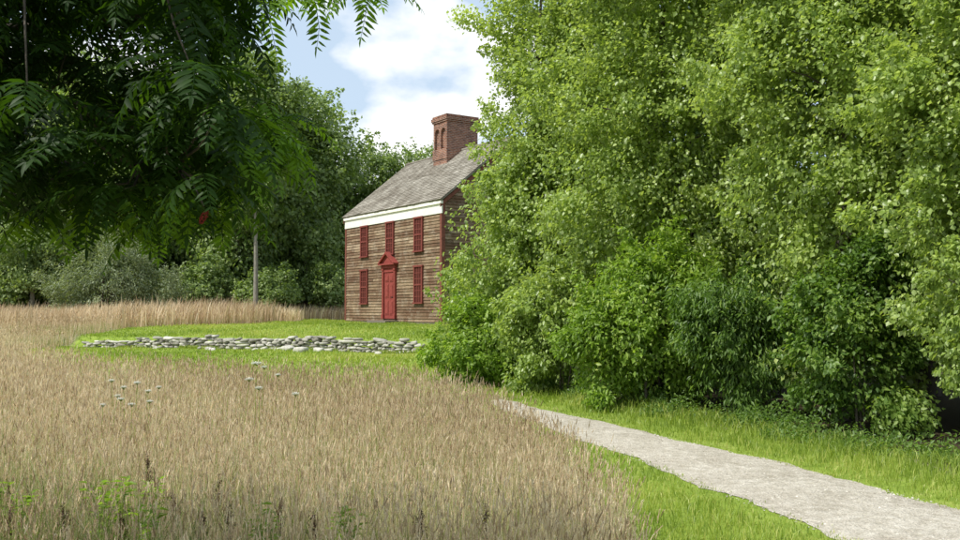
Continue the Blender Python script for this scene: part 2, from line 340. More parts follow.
# ---------------- stone wall ----------------
bm=bmesh.new(); bmesh.ops.create_icosphere(bm,subdivisions=2,radius=1); ICO=np.array([v.co[:] for v in bm.verts]); ICOF=np.array([[v.index for v in f.verts] for f in bm.faces]); bm.free()
def stones(cent,size,tone,pw=.45,tilt=.07):
    n=len(cent); B=np.repeat(ICO[None],n,0)
    B=np.sign(B)*np.abs(B)**pw*.85   # blocky
    for q in range(3):
        d=unit(n)[:,None]; B=B*(1+.14*np.sin((B*d).sum(-1)*3+rng.uniform(0,6,n)[:,None])[...,None])
    B=B*(1+rng.normal(0,.06,B.shape[:2]))[...,None]; B=B*size[:,None]
    a=rng.normal(0,.25,n)-.34; c,s=np.cos(a)[:,None],np.sin(a)[:,None]; b=rng.normal(0,tilt,n); cb,sb=np.cos(b)[:,None],np.sin(b)[:,None]
    x,y,z=B[...,0]*cb-B[...,2]*sb,B[...,1],B[...,0]*sb+B[...,2]*cb
    B=np.stack([x*c-y*s,x*s+y*c,z],-1)
    V=(B+cent[:,None]).reshape(-1,3); F=(np.arange(n)[:,None,None]*len(ICO)+ICOF[None]).reshape(-1,3)
    return V,F,np.repeat(tone,len(ICO))
C=[];S=[]
for row in range(5):
    x=-14.6+rng.uniform(0,.2)
    while x<-2.0:
        w=rng.choice([.08,.11,.14,.18,.22])*rng.uniform(.8,1.2); xx=x+w
        hh=np.interp(xx,[-14.6,-13.0,-10,-6,-2.0],[.20,.30,.37,.43,.46])*(.98+.14*math.sin(xx*2.1)*math.sin(xx*.9)+rng.normal(0,.06))
        z=row*.095
        if z<hh-.04:
            C.append((xx,yw(xx)-.30+row*.008+rng.normal(0,.02),float(H(xx,yw(xx)-.6))+.045+z+rng.normal(0,.008))); S.append((w*1.12,rng.uniform(.13,.17),rng.uniform(.050,.066)))
        x+=2*w*rng.uniform(.90,1.0)
for q in range(18):
    xx=rng.uniform(-13.8,-2.2); C.append((xx,yw(xx)-.5-abs(rng.normal(0,.15)),float(H(xx,yw(xx)-.6))+.03)); s=rng.uniform(.05,.11); S.append((s*1.2,s,s*.7))
V,F,T=stones(np.array(C),np.array(S),rng.uniform(0,1,len(C)),tilt=.08)
o=fastmesh('stone_wall',V,F,3,M['stone'],T); tag(o,"low dry-laid fieldstone retaining wall along the lawn terrace","stone wall")
for i in range(9):
    x=[-6.1,-5.6,-5.2,-6.6,-4.9,-7.4,-3.2,-9.0,-11.2][i]; y=yw(x)-[1.5,1.9,1.2,1.1,.9,1.2,1.0,1.1,1.0][i]; s=[.2,.22,.15,.12,.13,.1,.11,.11,.09][i]
    V,F,T=stones(np.array([(0,0,0.)]),np.array([(s*1.3,s*.9,s*.6)]),np.array([.7+.03*i]))
    o=fastmesh('boulder',V,F,3,M['stone'],T); o.location=(x,y,float(H(x,y))+s*.25); tag(o,"pale grey fieldstone lying in the mown grass","stone",group="loose stones below the wall")

# ---------------- house ----------------
W=9.27; D_=7.2; EZ=5.3; RIDGE=8.2
ang=math.atan2(-.831,.557)
house=empty('wooden_house',(-4.18,42.65,.98),ang); tag(house,"two-storey weathered brown clapboard house with red door and trim","house")
hw=W/2
mb=MB()
def board_rows(origin,ux,nx_,length,z0,z1,width_at):
    z=z0
    while z<z1-1e-3:
        zt=min(z+.135,z1)
        a0,b0=width_at(z); a1,b1=width_at(zt); rowt=rng.normal(0,.10)
        x=a0-rng.uniform(0,2)
        while x<b0:
            l=rng.uniform(.9,3.2); xa=max(x,a0); xb_=min(x+l,b0)
            if xb_-xa>.02:
                ta=max(xa,a1) if xa<=a0+1e-6 else min(max(xa,a1),b1); tb=min(xb_,b1) if xb_>=b0-1e-6 else min(max(xb_,a1),b1)
                if tb-ta>.005:
                    tn=float(np.clip(rng.normal(.48,.18)+rowt,0,1)); o1=.036+rng.uniform(-.006,.003);o0=.004
                    P=lambda s,zz,off:(origin[0]+ux[0]*s+nx_[0]*off,origin[1]+ux[1]*s+nx_[1]*off,zz)
                    mb.poly([P(xa,z,o1),P(xb_-.004,z,o1),P(tb-.004,zt,o0),P(ta,zt,o0)],tn)
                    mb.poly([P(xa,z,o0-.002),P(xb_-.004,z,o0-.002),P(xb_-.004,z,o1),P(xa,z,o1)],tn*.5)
            x+=l
        z=zt
full=lambda L:(lambda z:(0,L))
def gable(z):
    if z<=EZ: return (0,D_)
    k=(z-EZ)/(RIDGE-EZ)*D_/2; return (min(k,D_/2-.005),max(D_-k,D_/2+.005))
board_rows((-hw,0),(1,0),(0,-1),W,.10,4.70,full(W))
board_rows((hw,0),(0,1),(1,0),D_,.10,RIDGE-.1,gable)
board_rows((hw,D_),(-1,0),(0,1),W,.10,5.2,full(W))
board_rows((-hw,D_),(0,-1),(-1,0),D_,.10,RIDGE-.1,gable)
mb.prism([(-hw+.002,.08),(hw-.002,.08),(hw-.002,EZ-.02),(-hw+.002,EZ-.02)],.002,D_-.002,.3)
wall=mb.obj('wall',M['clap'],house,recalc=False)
mb=MB(); mb.box(-hw-.01,hw+.01,-.01,D_+.01,-.4,.095); mb.obj('foundation',M['granite'],house)
# roof
mb=MB(); OE=.20; OR=.16; sl=math.hypot(D_/2,RIDGE-EZ); uy,uz=(D_/2)/sl,(RIDGE-EZ)/sl
for side in (0,1):
    def R(s,x,off): # s from ridge down
        y=D_/2-uy*s; z=RIDGE+.10-uz*s; y-=uz*off; z+=uy*off
        return (x,y if side==0 else D_-y,z)
    L=sl+OE; nrow=int(L/.15)
    for r in range(nrow+1):
        s1=L-r*.15; s0=max(s1-.17,0)
        if s1<.05: break
        x=-hw-OR-rng.uniform(0,.1)
        while x<hw+OR:
            w=rng.uniform(.12,.34); xa=max(x,-hw-OR); xb_=min(x+w,hw+OR); jj=rng.uniform(-.015,.015)
            tn=float(np.clip(rng.normal(.5,.18),0,1))
            if xb_-xa>.01:
                o1=.026+rng.uniform(0,.010)
                mb.poly([R(s1+jj,xa,o1),R(s1+jj,xb_-.004,o1),R(s0,xb_-.004,.008),R(s0,xa,.008)],tn)
                mb.poly([R(s1+jj,xa,.0),R(s1+jj,xb_-.004,.0),R(s1+jj,xb_-.004,o1),R(s1+jj,xa,o1)],tn*.3)
            x+=w
    a=R(0,0,0);b=R(L,0,0);c=R(L,0,-.07);d=R(0,0,-.07)
    n=len(mb.v)
    for xx in (-hw-OR+.004,hw+OR-.004):
        for q in (a,b,c,d): mb.v.append((xx,q[1],q[2])); mb.t.append(.3)
    for f in ((0,1,2,3),(4,7,6,5),(0,4,5,1),(3,2,6,7),(1,5,6,2)): mb.f.append([n+i for i in f])
mb.box(-hw-OR,hw+OR,D_/2-.09,D_/2+.09,RIDGE+.09,RIDGE+.16,.4)
roof=mb.obj('roof',M['shingle'],house,recalc=False)
# cornice
mb=MB(); mb.box(-hw-.06,hw+.06,-.055,-.0,4.70,5.22); mb.box(-hw-.09,hw+.09,-.12,-.0,5.10,5.24); 
mb.obj('cornice',M['cream'],house,bevel=.01)
mb=MB()
for sx in (-1,1):
    x0,x1=sorted((sx*(hw-.11),sx*(hw+.040))); mb.box(x0,x1,-.042,-.001,.10,4.695)
    x0,x1=sorted((sx*(hw+.001),sx*(hw+.040))); mb.box(x0,x1,.0,.13,.10,5.2)
    for s2 in (0,1):
        pts=[]
        for (yy,zz) in ((-.13,EZ-.16),(D_/2,RIDGE-.03),(D_/2,RIDGE-.22),(-.13,EZ-.35)):
            pts.append((yy if s2==0 else D_-yy,zz))
        n=len(mb.v)
        for xx in (sx*(hw+.042),sx*(hw+.07)):
            for q in pts: mb.v.append((xx,q[0],q[1])); mb.t.append(.5)
        for f in ((0,1,2,3),(4,7,6,5),(0,4,5,1),(1,5,6,2),(2,6,7,3),(3,7,4,0)): mb.f.append([n+i for i in f])
mb.obj('corner_board',M['redtrim'],house)
# windows
def window(x,z0,z1,w=.76,face=0):
    mb=MB(); t=.09; h=z1-z0
    mb.box(-w/2,-w/2+t,-.085,0,0,h); mb.box(w/2-t,w/2,-.085,0,0,h)
    mb.box(-w/2-.03,w/2+.03,-.10,0,h,h+.08); mb.box(-w/2-.05,w/2+.05,-.12,0,-.06,0)
    mb.box(-w/2+t,w/2-t,-.075,-.035,h/2-.035,h/2+.035)
    iw=w-2*t
    for i in (1,2): xx=-iw/2+iw*i/3; mb.box(xx-.015,xx+.015,-.066,-.038,0.0,h)
    for j in (1,2,4,5): zz=h*j/6; mb.box(-iw/2,iw/2,-.062,-.040,zz-.015,zz+.015)
    o=mb.obj('window',M['winred'],house)
    g_=MB(); g_.box(-iw/2,iw/2,-.046,-.02,.0,h); g_.obj('pane',M['glass'],o)
    if face==0: o.location=(x,-.014,z0)
    else: o.location=(hw+.014,x,z0); o.rotation_euler=(0,0,math.pi/2)
    return o
for x in (-2.5,.12,2.75): window(x,3.22,4.63)
for x in (-2.5,2.75): window(x,.95,2.5)
for y in (4.0,):
    window(y,3.3,4.75,face=1); window(y,.95,2.5,face=1)
# door
DX=.1
mb=MB(); mb.box(-.47,.47,-.055,0,.02,2.15)
for (a,b) in ((-.38,-.05),(.05,.38)):
    for (c,d) in ((.2,.85),(.98,1.62),(1.72,2.03)):
        mb.box(a,b,-.075,-.05,c,d); mb.box(a+.05,b-.05,-.09,-.05,c+.05,d-.05)
door=mb.obj('door',M['red'],house,bevel=.006); door.location=(DX,-.012,.2)
mb=MB(); mb.tube([(.40,-.06,1.0),(.40,-.12,1.0)],[.012,.012],8); mb.tube([(.40,-.115,1.0),(.40,-.15,1.0)],[.03,.024],10); mb.obj('handle',M['iron'],door)
mb=MB()
for sx in (-1,1):
    c=sx*.56; mb.box(c-.075,c+.075,-.12,0,.02,2.33); mb.box(c-.095,c+.095,-.145,0,.02,.22); mb.box(c-.095,c+.095,-.145,0,2.24,2.33)
    mb.box(c-.02,c+.02,-.13,-.1,.3,2.2)
mb.box(-.485,.485,-.09,0,2.16,2.34); mb.box(-.67,.67,-.15,0,2.34,2.48)
o=mb.obj('door_surround',M['red'],house,bevel=.006); o.location=(DX,-.010,.2)
mb=MB(); mb.box(-.77,.77,-.26,0,2.49,2.56); mb.prism([(-.68,2.56),(.68,2.56),(0,2.99)],-.16,0)
mb.prism([(-.80,2.56),(-.68,2.56),(0,3.00),(0,3.10)],-.28,0); mb.prism([(.80,2.56),(.68,2.56),(0,3.00),(0,3.10)],-.28,0)
o=mb.obj('pediment',M['red'],house); o.location=(DX,-.010,.2)
mb=MB(); mb.box(-.9,.9,-.75,-.045,-.25,.14); mb.box(-1.05,1.05,-1.1,-.751,-.3,-.02); o=mb.obj('doorstep',M['granite'],house,bevel=.015); o.location=(DX,0,0)
# chimney (front face toward -y)
mb=MB(); a=.62;b=.88; cyy=D_/2; z0=RIDGE-.9; zt=RIDGE+1.45
mb.box(-a,a,cyy-b+.12,cyy+b,z0,zt)
f0=cyy-b; f1=f0+.119
mb.box(-a,-a+.13,f0,f1,z0,zt); mb.box(a-.13,a,f0,f1,z0,zt); mb.box(-.065,.065,f0,f1,z0,zt); mb.box(-a+.131,-.066,f0,f1,z0,RIDGE+.1); mb.box(.066,a-.131,f0,f1,z0,RIDGE+.1)
for x0,x1 in ((-a+.131,-.066),(.066,a-.131)):
    r=(x1-x0)/2; c=(x0+x1)/2; za=RIDGE+.95
    for i in range(8):
        t0=math.pi*i/8;t1=math.pi*(i+1)/8
        mb.prism([(c+r*math.cos(t0),za+r*math.sin(t0)),(c+r*math.cos(t0),zt),(c+r*math.cos(t1),zt),(c+r*math.cos(t1),za+r*math.sin(t1))],f0,f1)
for i,(e,zz,hh) in enumerate(((.05,zt+.002,.08),(.09,zt+.084,.16),(.04,zt+.246,.10))):
    mb.box(-a-e,a+e,cyy-b-e,cyy+b+e,zz,zz+hh)
mb.box(-a-.03,a+.03,cyy-b-.03,cyy+b+.03,RIDGE-.35,RIDGE+.16)
mb.obj('chimney',M['brick'],roof)
mb=MB()
for x in (-.25,.25): mb.tube([(x,cyy,zt+.3),(x,cyy,zt+.42)],[.16,.15],12)
mb.obj('flue',M['brick'],roof)

# ---------------- trees ----------------
def grow(name,pos,height,tr,lobes,nleaf,leafsize,mat,label,category='tree',barkmat='bark',clump_r=.42,group=None,nclump=None,fill=.2,aspect=.8,droop=.5,limbs=22,trunk_top=None,multi=1,spread=.1,shoots=0,shoot_len=.5,tvar=.15,cmul=1.):
    """lobes: list of (cx,cy,cz,rx,ry,rz) relative to pos"""
    e=empty(name,pos); tag(e,label,category,group=group)
    lobes=np.array(lobes,float); vol=lobes[:,3]*lobes[:,4]*lobes[:,5]; 
    area=vol**(2/3.); nc=nclump or int(area.sum()*14/clump_r**1.2*.42*cmul)
    li=rng.choice(len(lobes),nc,p=area/area.sum())
    u=unit(nc); rad=rng.uniform(.25,1,nc)**.45
    wob=1+.20*np.sin(u[:,0]*5+li)+.18*np.sin(u[:,2]*7+li*2)+.12*np.sin(u[:,1]*9)
    Cc=lobes[li,:3]+u*lobes[li,3:]*(rad*wob)[:,None]
    crr=clump_r*rng.uniform(.5,1.4,nc)
    kk=Cc[:,2]>.1; Cc=Cc[kk]; crr=crr[kk]; nc=len(Cc)
    ci=rng.choice(nc,nleaf,p=crr**1.6/np.sum(crr**1.6))
    g_=rng.normal(0,1,(nleaf,3)); g_=nrm(g_)*rng.uniform(.1,1.25,(nleaf,1))**.75; g_[:,2]*=.8
    P=Cc[ci]+g_*crr[ci][:,None]
    nf=int(nleaf*fill); lf_=rng.choice(len(lobes),nf,p=area/area.sum()); uf=unit(nf)
    wf=1+.20*np.sin(uf[:,0]*5+lf_)+.18*np.sin(uf[:,2]*7+lf_*2)
    P[:nf]=lobes[lf_,:3]+uf*lobes[lf_,3:]*(rng.uniform(.35,1.0,nf)**.6*wf)[:,None]
    cen=np.array([lobes[:,0].mean(),lobes[:,1].mean(),lobes[:,2].mean()])
    if shoots:
        ls_=rng.choice(len(lobes),shoots,p=area/area.sum()); us=unit(shoots); us[:,2]=np.abs(us[:,2])*.9-.15
        sh0=lobes[ls_,:3]+us*lobes[ls_,3:]*.9
        sd=nrm(us*.7+np.array([0,0,.75])+.35*unit(shoots)); sh1=sh0+sd*(shoot_len*rng.uniform(.5,1.25,shoots))[:,None]
        ok=sh0[:,2]>.1; sh0=sh0[ok]; sh1=sh1[ok]; ns=len(sh0)
        m0=int(nleaf*.18); si=rng.integers(0,ns,m0); tt_=rng.uniform(0,1,m0)
        pos_=sh0[si]+(sh1-sh0)[si]*tt_[:,None]+rng.normal(0,1,(m0,3))*(shoot_len*.14*(1-.6*tt_))[:,None]; pos_[:,2]-=shoot_len*.18*tt_**2
        P[-m0:]=pos_
    outw=nrm((P-cen)*np.array([1,1,.6])); 
    Nn=nrm(outw*.6+np.array([0,0,.6])+rng.normal(0,.52,(nleaf,3)))
    Dd=nrm(outw*.4+np.array([0,0,-droop])+rng.normal(0,.5,(nleaf,3)))
    ls=leafsize*rng.uniform(.6,1.35,nleaf)
    ct=rng.normal(0,tvar,nc)
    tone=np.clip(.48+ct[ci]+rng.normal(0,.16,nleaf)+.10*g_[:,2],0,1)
    k=P[:,2]>.02
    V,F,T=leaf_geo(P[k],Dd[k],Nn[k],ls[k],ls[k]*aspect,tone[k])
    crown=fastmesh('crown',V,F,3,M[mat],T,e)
    mb=MB(); tt=trunk_top or height*(.85 if multi==1 else .65)
    for mI in range(multi):
        bx,by=(0,0) if multi==1 else rng.normal(0,spread,2)
        tx,ty=(lobes[:,0].mean()*.6,lobes[:,1].mean()*.6) if multi==1 else (bx*2,by*2)
        pts=[];rr=[]
        for i in range(9):
            t=i/8; pts.append((bx+(tx-bx)*t**1.4+.03*height*.1*math.sin(t*5+mI),by+(ty-by)*t**1.4+.03*height*.1*math.cos(t*4+mI),-.15+tt*t)); rr.append(tr*(1.35 if i==0 else 1)*(1-t*.88))
        mb.tube(pts,rr,9)
        sel=rng.choice(nc,min(limbs,nc),replace=False)
        for s in sel:
            c=Vector(Cc[s]); c.x*=.75; c.y*=.75; zb=max(min(c.z-.3*math.hypot(c.x,c.y)-.2,tt*.95),tt*.12); t=min(max((zb+.15)/tt,0),1); i=min(int(t*8),7); fr=t*8-i
            p0=Vector(pts[i]).lerp(Vector(pts[i+1]),fr); r0=max((rr[i]*(1-fr)+rr[i+1]*fr)*.42,.006)
            m1=p0.lerp(c,.5)+Vector((0,0,.08*(c-p0).length)); mb.tube([p0,p0.lerp(m1,.5),m1,m1.lerp(c,.5),c],[r0,r0*.75,r0*.5,r0*.3,.004+r0*.08],5)
    mb.obj('trunk',M[barkmat],e,smooth=True)
    return e
def Z(x,y): return float(H(x,y))
# hedgerow trees beside the path
grow('poplar_tree',(1.0,20.3,Z(1.0,20.3)),11,.14,[(-.05,-.1,2.0,1.5,1.6,1.6),(.0,-.4,3.5,1.35,1.5,1.4),(-.5,0,1.3,1.2,1.2,1.0),(.4,0,5.0,1.4,1.6,1.4),(.8,-.2,6.8,1.5,1.6,1.6),(.8,0,8.6,1.7,1.6,1.6),(1.6,-.6,4.4,1.4,1.2,1.7),(1.8,-.6,7.4,1.4,1.2,1.7),(1.7,-.7,2.4,1.1,1.0,1.3)],112000,.085,'poplar',"tall light green poplar beside the house lawn",clump_r=.38,shoots=200,shoot_len=.8,cmul=.75)
grow('poplar_tree',(3.2,17.4,Z(3.2,17.4)),11,.15,[(0,-.2,3.2,1.6,1.6,1.7),(-.8,-.5,5.2,1.5,1.5,1.5),(.5,-.7,6.7,1.7,1.6,1.5),(-.4,-.3,8.8,1.8,1.6,1.7),(-1.2,.3,2.0,1.1,1.2,1.4),(1.2,-.7,4.4,1.3,1.3,1.5),(1.6,-.5,2.2,1.1,1.2,1.4),(1.9,-1.4,6.0,1.1,1.0,1.5),(1.7,-1.3,3.8,1.0,1.0,1.3),(1.5,-1.0,8.3,1.3,1.2,1.5)],128000,.080,'poplar',"tall leafy poplar in the hedgerow beside the path",clump_r=.39,shoots=260,shoot_len=.8,cmul=.7)
grow('poplar_tree',(5.2,13.5,Z(5.2,13.5)),10,.13,[(-.2,-.2,2.9,1.3,1.2,1.5),(-.6,-.5,4.8,1.4,1.3,1.4),(.3,-.5,6.3,1.6,1.4,1.4),(-.8,.0,7.6,1.6,1.5,1.4),(1.0,-.8,3.6,1.1,1.1,1.4),(1.0,-1.1,5.4,1.2,1.1,1.4),(.5,-.2,1.6,1.1,.8,1.2),(1.5,-1.6,4.4,.95,.9,1.3),(1.3,-1.3,2.8,.9,.8,1.1)],122000,.072,'poplar',"leafy poplar with glinting leaves above the gravel path",clump_r=.35,shoots=260,shoot_len=.7,cmul=.7)
grow('poplar_tree',(6.5,10.7,Z(6.5,10.7)),9,.12,[(-.5,-.1,2.5,1.2,1.0,1.2),(-.7,-.3,4.0,1.3,1.2,1.2),(-.3,-.5,5.6,1.5,1.3,1.3),(.4,-1.0,3.4,1.1,1.0,1.4),(-.1,-.2,1.5,.8,.7,.7)],92000,.066,'poplar',"vine-draped poplar hanging over dark undergrowth",clump_r=.30,shoots=200,shoot_len=.55,cmul=.75)
for (x,y,h) in ((5.2,22,12),(8.2,17,11.5),(3.8,27,12),(9.2,12.5,10.5)):
    k=h/11; grow('maple_tree',(x,y,Z(x,y)),h,.2,[(0,0,2.3*k,2.4,2.4,2.2*k),(0,0,5.2*k,2.6,2.6,2.2*k),(.3,0,8.3*k,2.5,2.5,2.4*k)],28000,.16,'maple',"dense dark green maple deep in the hedgerow",clump_r=.6,group="maples behind the poplars")
# shrubs
grow('shrub',(2.75,15.1,Z(2.75,15.1)),2.9,.03,[(-.1,0,.8,1.0,.8,.7),(-.35,-.1,1.6,.75,.65,.8),(.55,0,1.7,.8,.7,.8),(-.75,-.1,.8,.6,.6,.6),(.7,-.1,.9,.7,.6,.6),(.1,.1,2.3,.6,.5,.5)],54000,.085,'lime',"irregular bright green shrub at the path edge",category='shrub',clump_r=.26,aspect=.5,limbs=10,multi=4,shoots=150,shoot_len=.6,tvar=.2,cmul=.7)
grow('shrub',(.05,18.9,Z(.05,18.9)),1.6,.02,[(-.4,0,.6,.6,.6,.6),(.35,-.3,.6,.65,.5,.6),(-.1,.1,1.3,.55,.5,.6)],20000,.09,'lime',"yellow-green viny shrub at the foot of poplars",category='shrub',clump_r=.24,aspect=.6,limbs=8,multi=3,shoots=80,shoot_len=.5,tvar=.2,cmul=.8)
grow('shrub',(1.35,17.0,Z(1.35,17.0)),2.4,.02,[(0,.1,1.0,.85,.6,.8),(.35,.3,1.7,.7,.6,.8),(-.5,.1,1.2,.5,.5,.8)],26000,.085,'poplar',"light green leafy shrub under the poplars",category='shrub',clump_r=.3,aspect=.6,limbs=8,multi=3,shoots=60,shoot_len=.5,cmul=.8)
grow('shrub',(3.85,13.7,Z(3.85,13.7)),2.0,.02,[(0,0,1.0,.75,.6,.75),(.5,-.1,1.5,.7,.6,.75),(-.4,.1,1.3,.5,.5,.7)],26000,.09,'maple',"shrub with drooping narrow leaves and upright shoots",category='shrub',clump_r=.26,aspect=.32,droop=.9,limbs=8,multi=3,shoots=80,shoot_len=.6,tvar=.2,cmul=.8)
grow('shrub',(4.9,12.0,Z(4.9,12.0)),2.2,.02,[(0,.1,.9,.7,.6,.7),(.4,.1,1.7,.6,.6,.8),(-.4,.1,1.4,.5,.5,.7)],24000,.075,'maple',"shady green shrub beneath hanging branches",category='shrub',clump_r=.28,aspect=.6,limbs=8,multi=3,shoots=70,shoot_len=.45,tvar=.2,cmul=.8)
grow('shrub',(5.65,9.9,Z(5.65,9.9)),2.6,.03,[(0,0,1.9,.65,.5,.8),(-.25,-.05,1.3,.40,.35,.55)],20000,.062,'poplar',"vine-covered shrub with pale drooping leaves",category='shrub',clump_r=.22,aspect=.7,droop=.9,limbs=8,multi=3,shoots=40,shoot_len=.35)
# hedge foot weeds
n=34000; Y=rng.uniform(6,25,n); base=xh(Y)+.28+.22*np.sin(Y*2.1)+.14*np.sin(Y*5.3)
X=base+np.abs(rng.normal(0,.45,n)); hh=(.06+.34*patch(X,Y,1.6,4)**1.5)*np.clip((X-base)/.35+.3,.3,1.3)
zz=rng.uniform(0,1,n)*hh; P=np.stack([X,Y,H(X,Y)+zz],-1)
L=rng.uniform(.03,.08,n); V,F,T=leaf_geo(P,nrm(unit(n)+np.array([-.3,-.3,.1])),nrm(unit(n)*.6+np.array([-.2,-.2,1])),L,L*rng.uniform(.3,.6,n),np.clip(rng.normal(.5,.2,n)+.6*(patch(X,Y,1.1,2)-.5),0,1))
o=fastmesh('ground_cover',V,F,3,M['maple'],T); tag(o,"leafy weeds and brambles along the hedgerow foot","undergrowth","stuff")

# ---------------- woods ----------------
def proto(i):
    return [[(0,0,5,3.4,3.4,3),(0.6,0,9,3.8,3.6,3),(-.6,.4,12.5,2.9,2.9,2.6)],
           [(0,0,4.5,3,3,3),(-1,0,8,3.2,3.2,2.8),(1.2,0,10.5,2.8,3,2.6),(0,0,13.2,2.1,2.1,2)],
           [(0,0,6,2.8,2.8,3.6),(.4,.3,11,2.5,2.5,3.2),(0,0,14,1.5,1.5,1.6)],
           [(0,0,4,3.8,3.6,2.8),(1.4,0,7.5,3,3,2.5),(-1.6,.3,8.3,2.9,3,2.6),(0,0,11,3,3,2.6)]][i]
wood=[(-14.8,56,1.0,2,0),(-11.4,60,1.0,1,.5),(-17.8,59,1.0,0,1),(-22.5,57,1.12,3,2),(-27.5,58,1.1,1,3),(-33,56,1.15,0,4),(-39,57,1.1,2,5),(-7.8,67,.80,0,2.2),(-4.4,68,.90,3,1.2),(-1.5,66,.80,1,.2),(2.5,66,.8,2,4),(-13,66,.98,3,3.3),(-20,66,1.15,1,4.1),(-30,66,1.25,0,2.7),(-25,51.5,.62,2,.7),(-36,67,1.3,3,.8),(-44,58,1.2,0,0),(8,62,.8,3,2)]
made={}
for (x,y,s,i,r) in wood:
    if i not in made:
        e=grow('forest_tree',(x,y,Z(x,y)-.1),16,.24,proto(i),32000,.24,'forest',"tall green broadleaf tree at the meadow edge",group="trees of the wood edge",clump_r=.95,limbs=20,barkmat='palebark' if i==2 else 'bark',shoots=110,shoot_len=2.0,tvar=.17,fill=.25)
        made[i]=e
    else:
        src=made[i]; e=src.copy(); COL.objects.link(e); e.location=(x,y,Z(x,y)-.1)
        for ch in src.children:
            c=ch.copy(); c.parent=e; COL.objects.link(c)
    e.scale=(s,s,s); e.rotation_euler=(0,0,r)
grow('forest_tree',(-12.3,50.5,Z(-12.3,50.5)),14.5,.15,[(0,0,8.6,1.8,1.7,1.5),(-.9,0,6.2,.9,.9,.7),(-1.0,0,10.6,1.8,1.8,1.5),(.8,0,12.0,1.5,1.5,1.5),(-.3,0,13.6,1.3,1.3,1.2)],18000,.22,'forest',"slender tree with tall bare pale trunk at the meadow edge",group=None,clump_r=.6,limbs=14,barkmat='palebark',shoots=60,shoot_len=1.5)
first=None
for (x,y,s,r) in ((-16.3,53.5,1,0),(-12.3,53.5,.9,1),(-28,52.5,1.3,2),(-33,51,1.3,3),(-9,57,1,4),(-6,60,1.1,.5),(-24,55,1.3,1.5),(-20,55.5,1.2,2.5),(-14,58,1.3,3.5)):
    if first is None:
        first=e=grow('shrub',(x,y,Z(x,y)),3.2,.05,[(0,0,1.3,2.0,1.8,1.4),(.6,0,2.2,1.4,1.4,1.1)],12000,.18,'forest',"green thicket shrub under the wood edge",category='shrub',group="shrubs along the wood",clump_r=.5,limbs=12,multi=3,spread=.2,shoots=50,shoot_len=.9)
    else:
        e=first.copy(); COL.objects.link(e); e.location=(x,y,Z(x,y))
        for ch in first.children:
            c=ch.copy(); c.parent=e; COL.objects.link(c)
    e.scale=(s,s,s); e.rotation_euler=(0,0,r)
grow('willow_shrub',(-19.8,48.5,Z(-19.8,48.5)),4.4,.07,[(0,0,1.5,2.7,2.0,1.4),(-1.6,0,1.9,1.5,1.5,1.2),(1.0,0,3.1,1.5,1.5,1.3),(2.4,0,1.7,1.6,1.4,1.4),(-.4,.3,3.4,1.1,1.1,1.0)],24000,.17,'willow',"silvery green willow bush in dry grass",category='shrub',clump_r=.5,aspect=.3,limbs=14,multi=4,fill=.15,spread=.3,shoots=80,shoot_len=1.2)
# distant wood mass
n=110000; th=rng.uniform(-.85,1.1,n); R=rng.uniform(78,92,n); X=np.sin(th)*R; Y=np.cos(th)*R+0
top=9+2.5*np.sin(th*17)+1.7*np.sin(th*39+1)+1.0*np.sin(th*83)+ .06*(R-78)
top=top+6*smooth((-.15-th)/.15)
z=top*rng.uniform(0,1,n)**.75; P=np.stack([X,Y,H(X,Y)+z],-1)
L=rng.uniform(.5,1.0,n); V,F,T=leaf_geo(P,unit(n),nrm(unit(n)*.8+np.array([0,-.4,.8])),L,L*.8,np.clip(rng.normal(.4,.2,n)+.35*(patch(X,z*2,.3,2)-.5),0,1))
o=fastmesh('woods',V,F,3,M['forest'],T); tag(o,"distant mass of dark green summer woods","woods","stuff")

# ---------------- sumac ----------------
sum_e=empty('sumac_tree',(-3.3,3.6,0)); tag(sum_e,"dark overhanging sumac tree with long pinnate leaves and red fruit","tree")
off=Vector((-3.3,3.6,0)); offn=np.array([-3.3,3.6,0])
tips=[]
N_=215
while len(tips)<N_:
    y=rng.uniform(2.9,4.4); px=rng.uniform(-230,228); x=(px-480)/922*y
    zmin=1.6+(310-np.interp(px,[-200,0,40,75,130,160,200,238],[195,180,195,170,200,175,180,95]))/922*y
    zmax=1.6+.34*y+.45
    z=zmin+rng.uniform(0,1)**1.05*(zmax-zmin)
    if px>195 and 15<310-(z-1.6)/y*922<78: continue
    tips.append((x,y,z))
for (px,py,y) in ((258,98,3.8),(246,128,3.7),(268,145,3.8),(240,150,3.6),(250,168,3.7),(278,118,3.9),(265,128,3.6),(180,205,3.7),(205,190,3.6),(150,222,3.8),(368,-22,3.7),(352,-30,3.8),(300,-20,3.8),(262,0,3.8),(210,205,3.7),(120,215,3.6),(80,205,3.5),(225,175,3.5),(235,110,3.5),(272,132,3.5),(252,150,3.4),(30,205,3.5),(170,195,3.4)):
    tips.append(((px-480)/922*y,y,1.6+(310-py)/922*y))
tips=np.array(tips)
mbr=MB()
PV=[];DV=[];NV=[];LV=[];WV=[];TV=[]
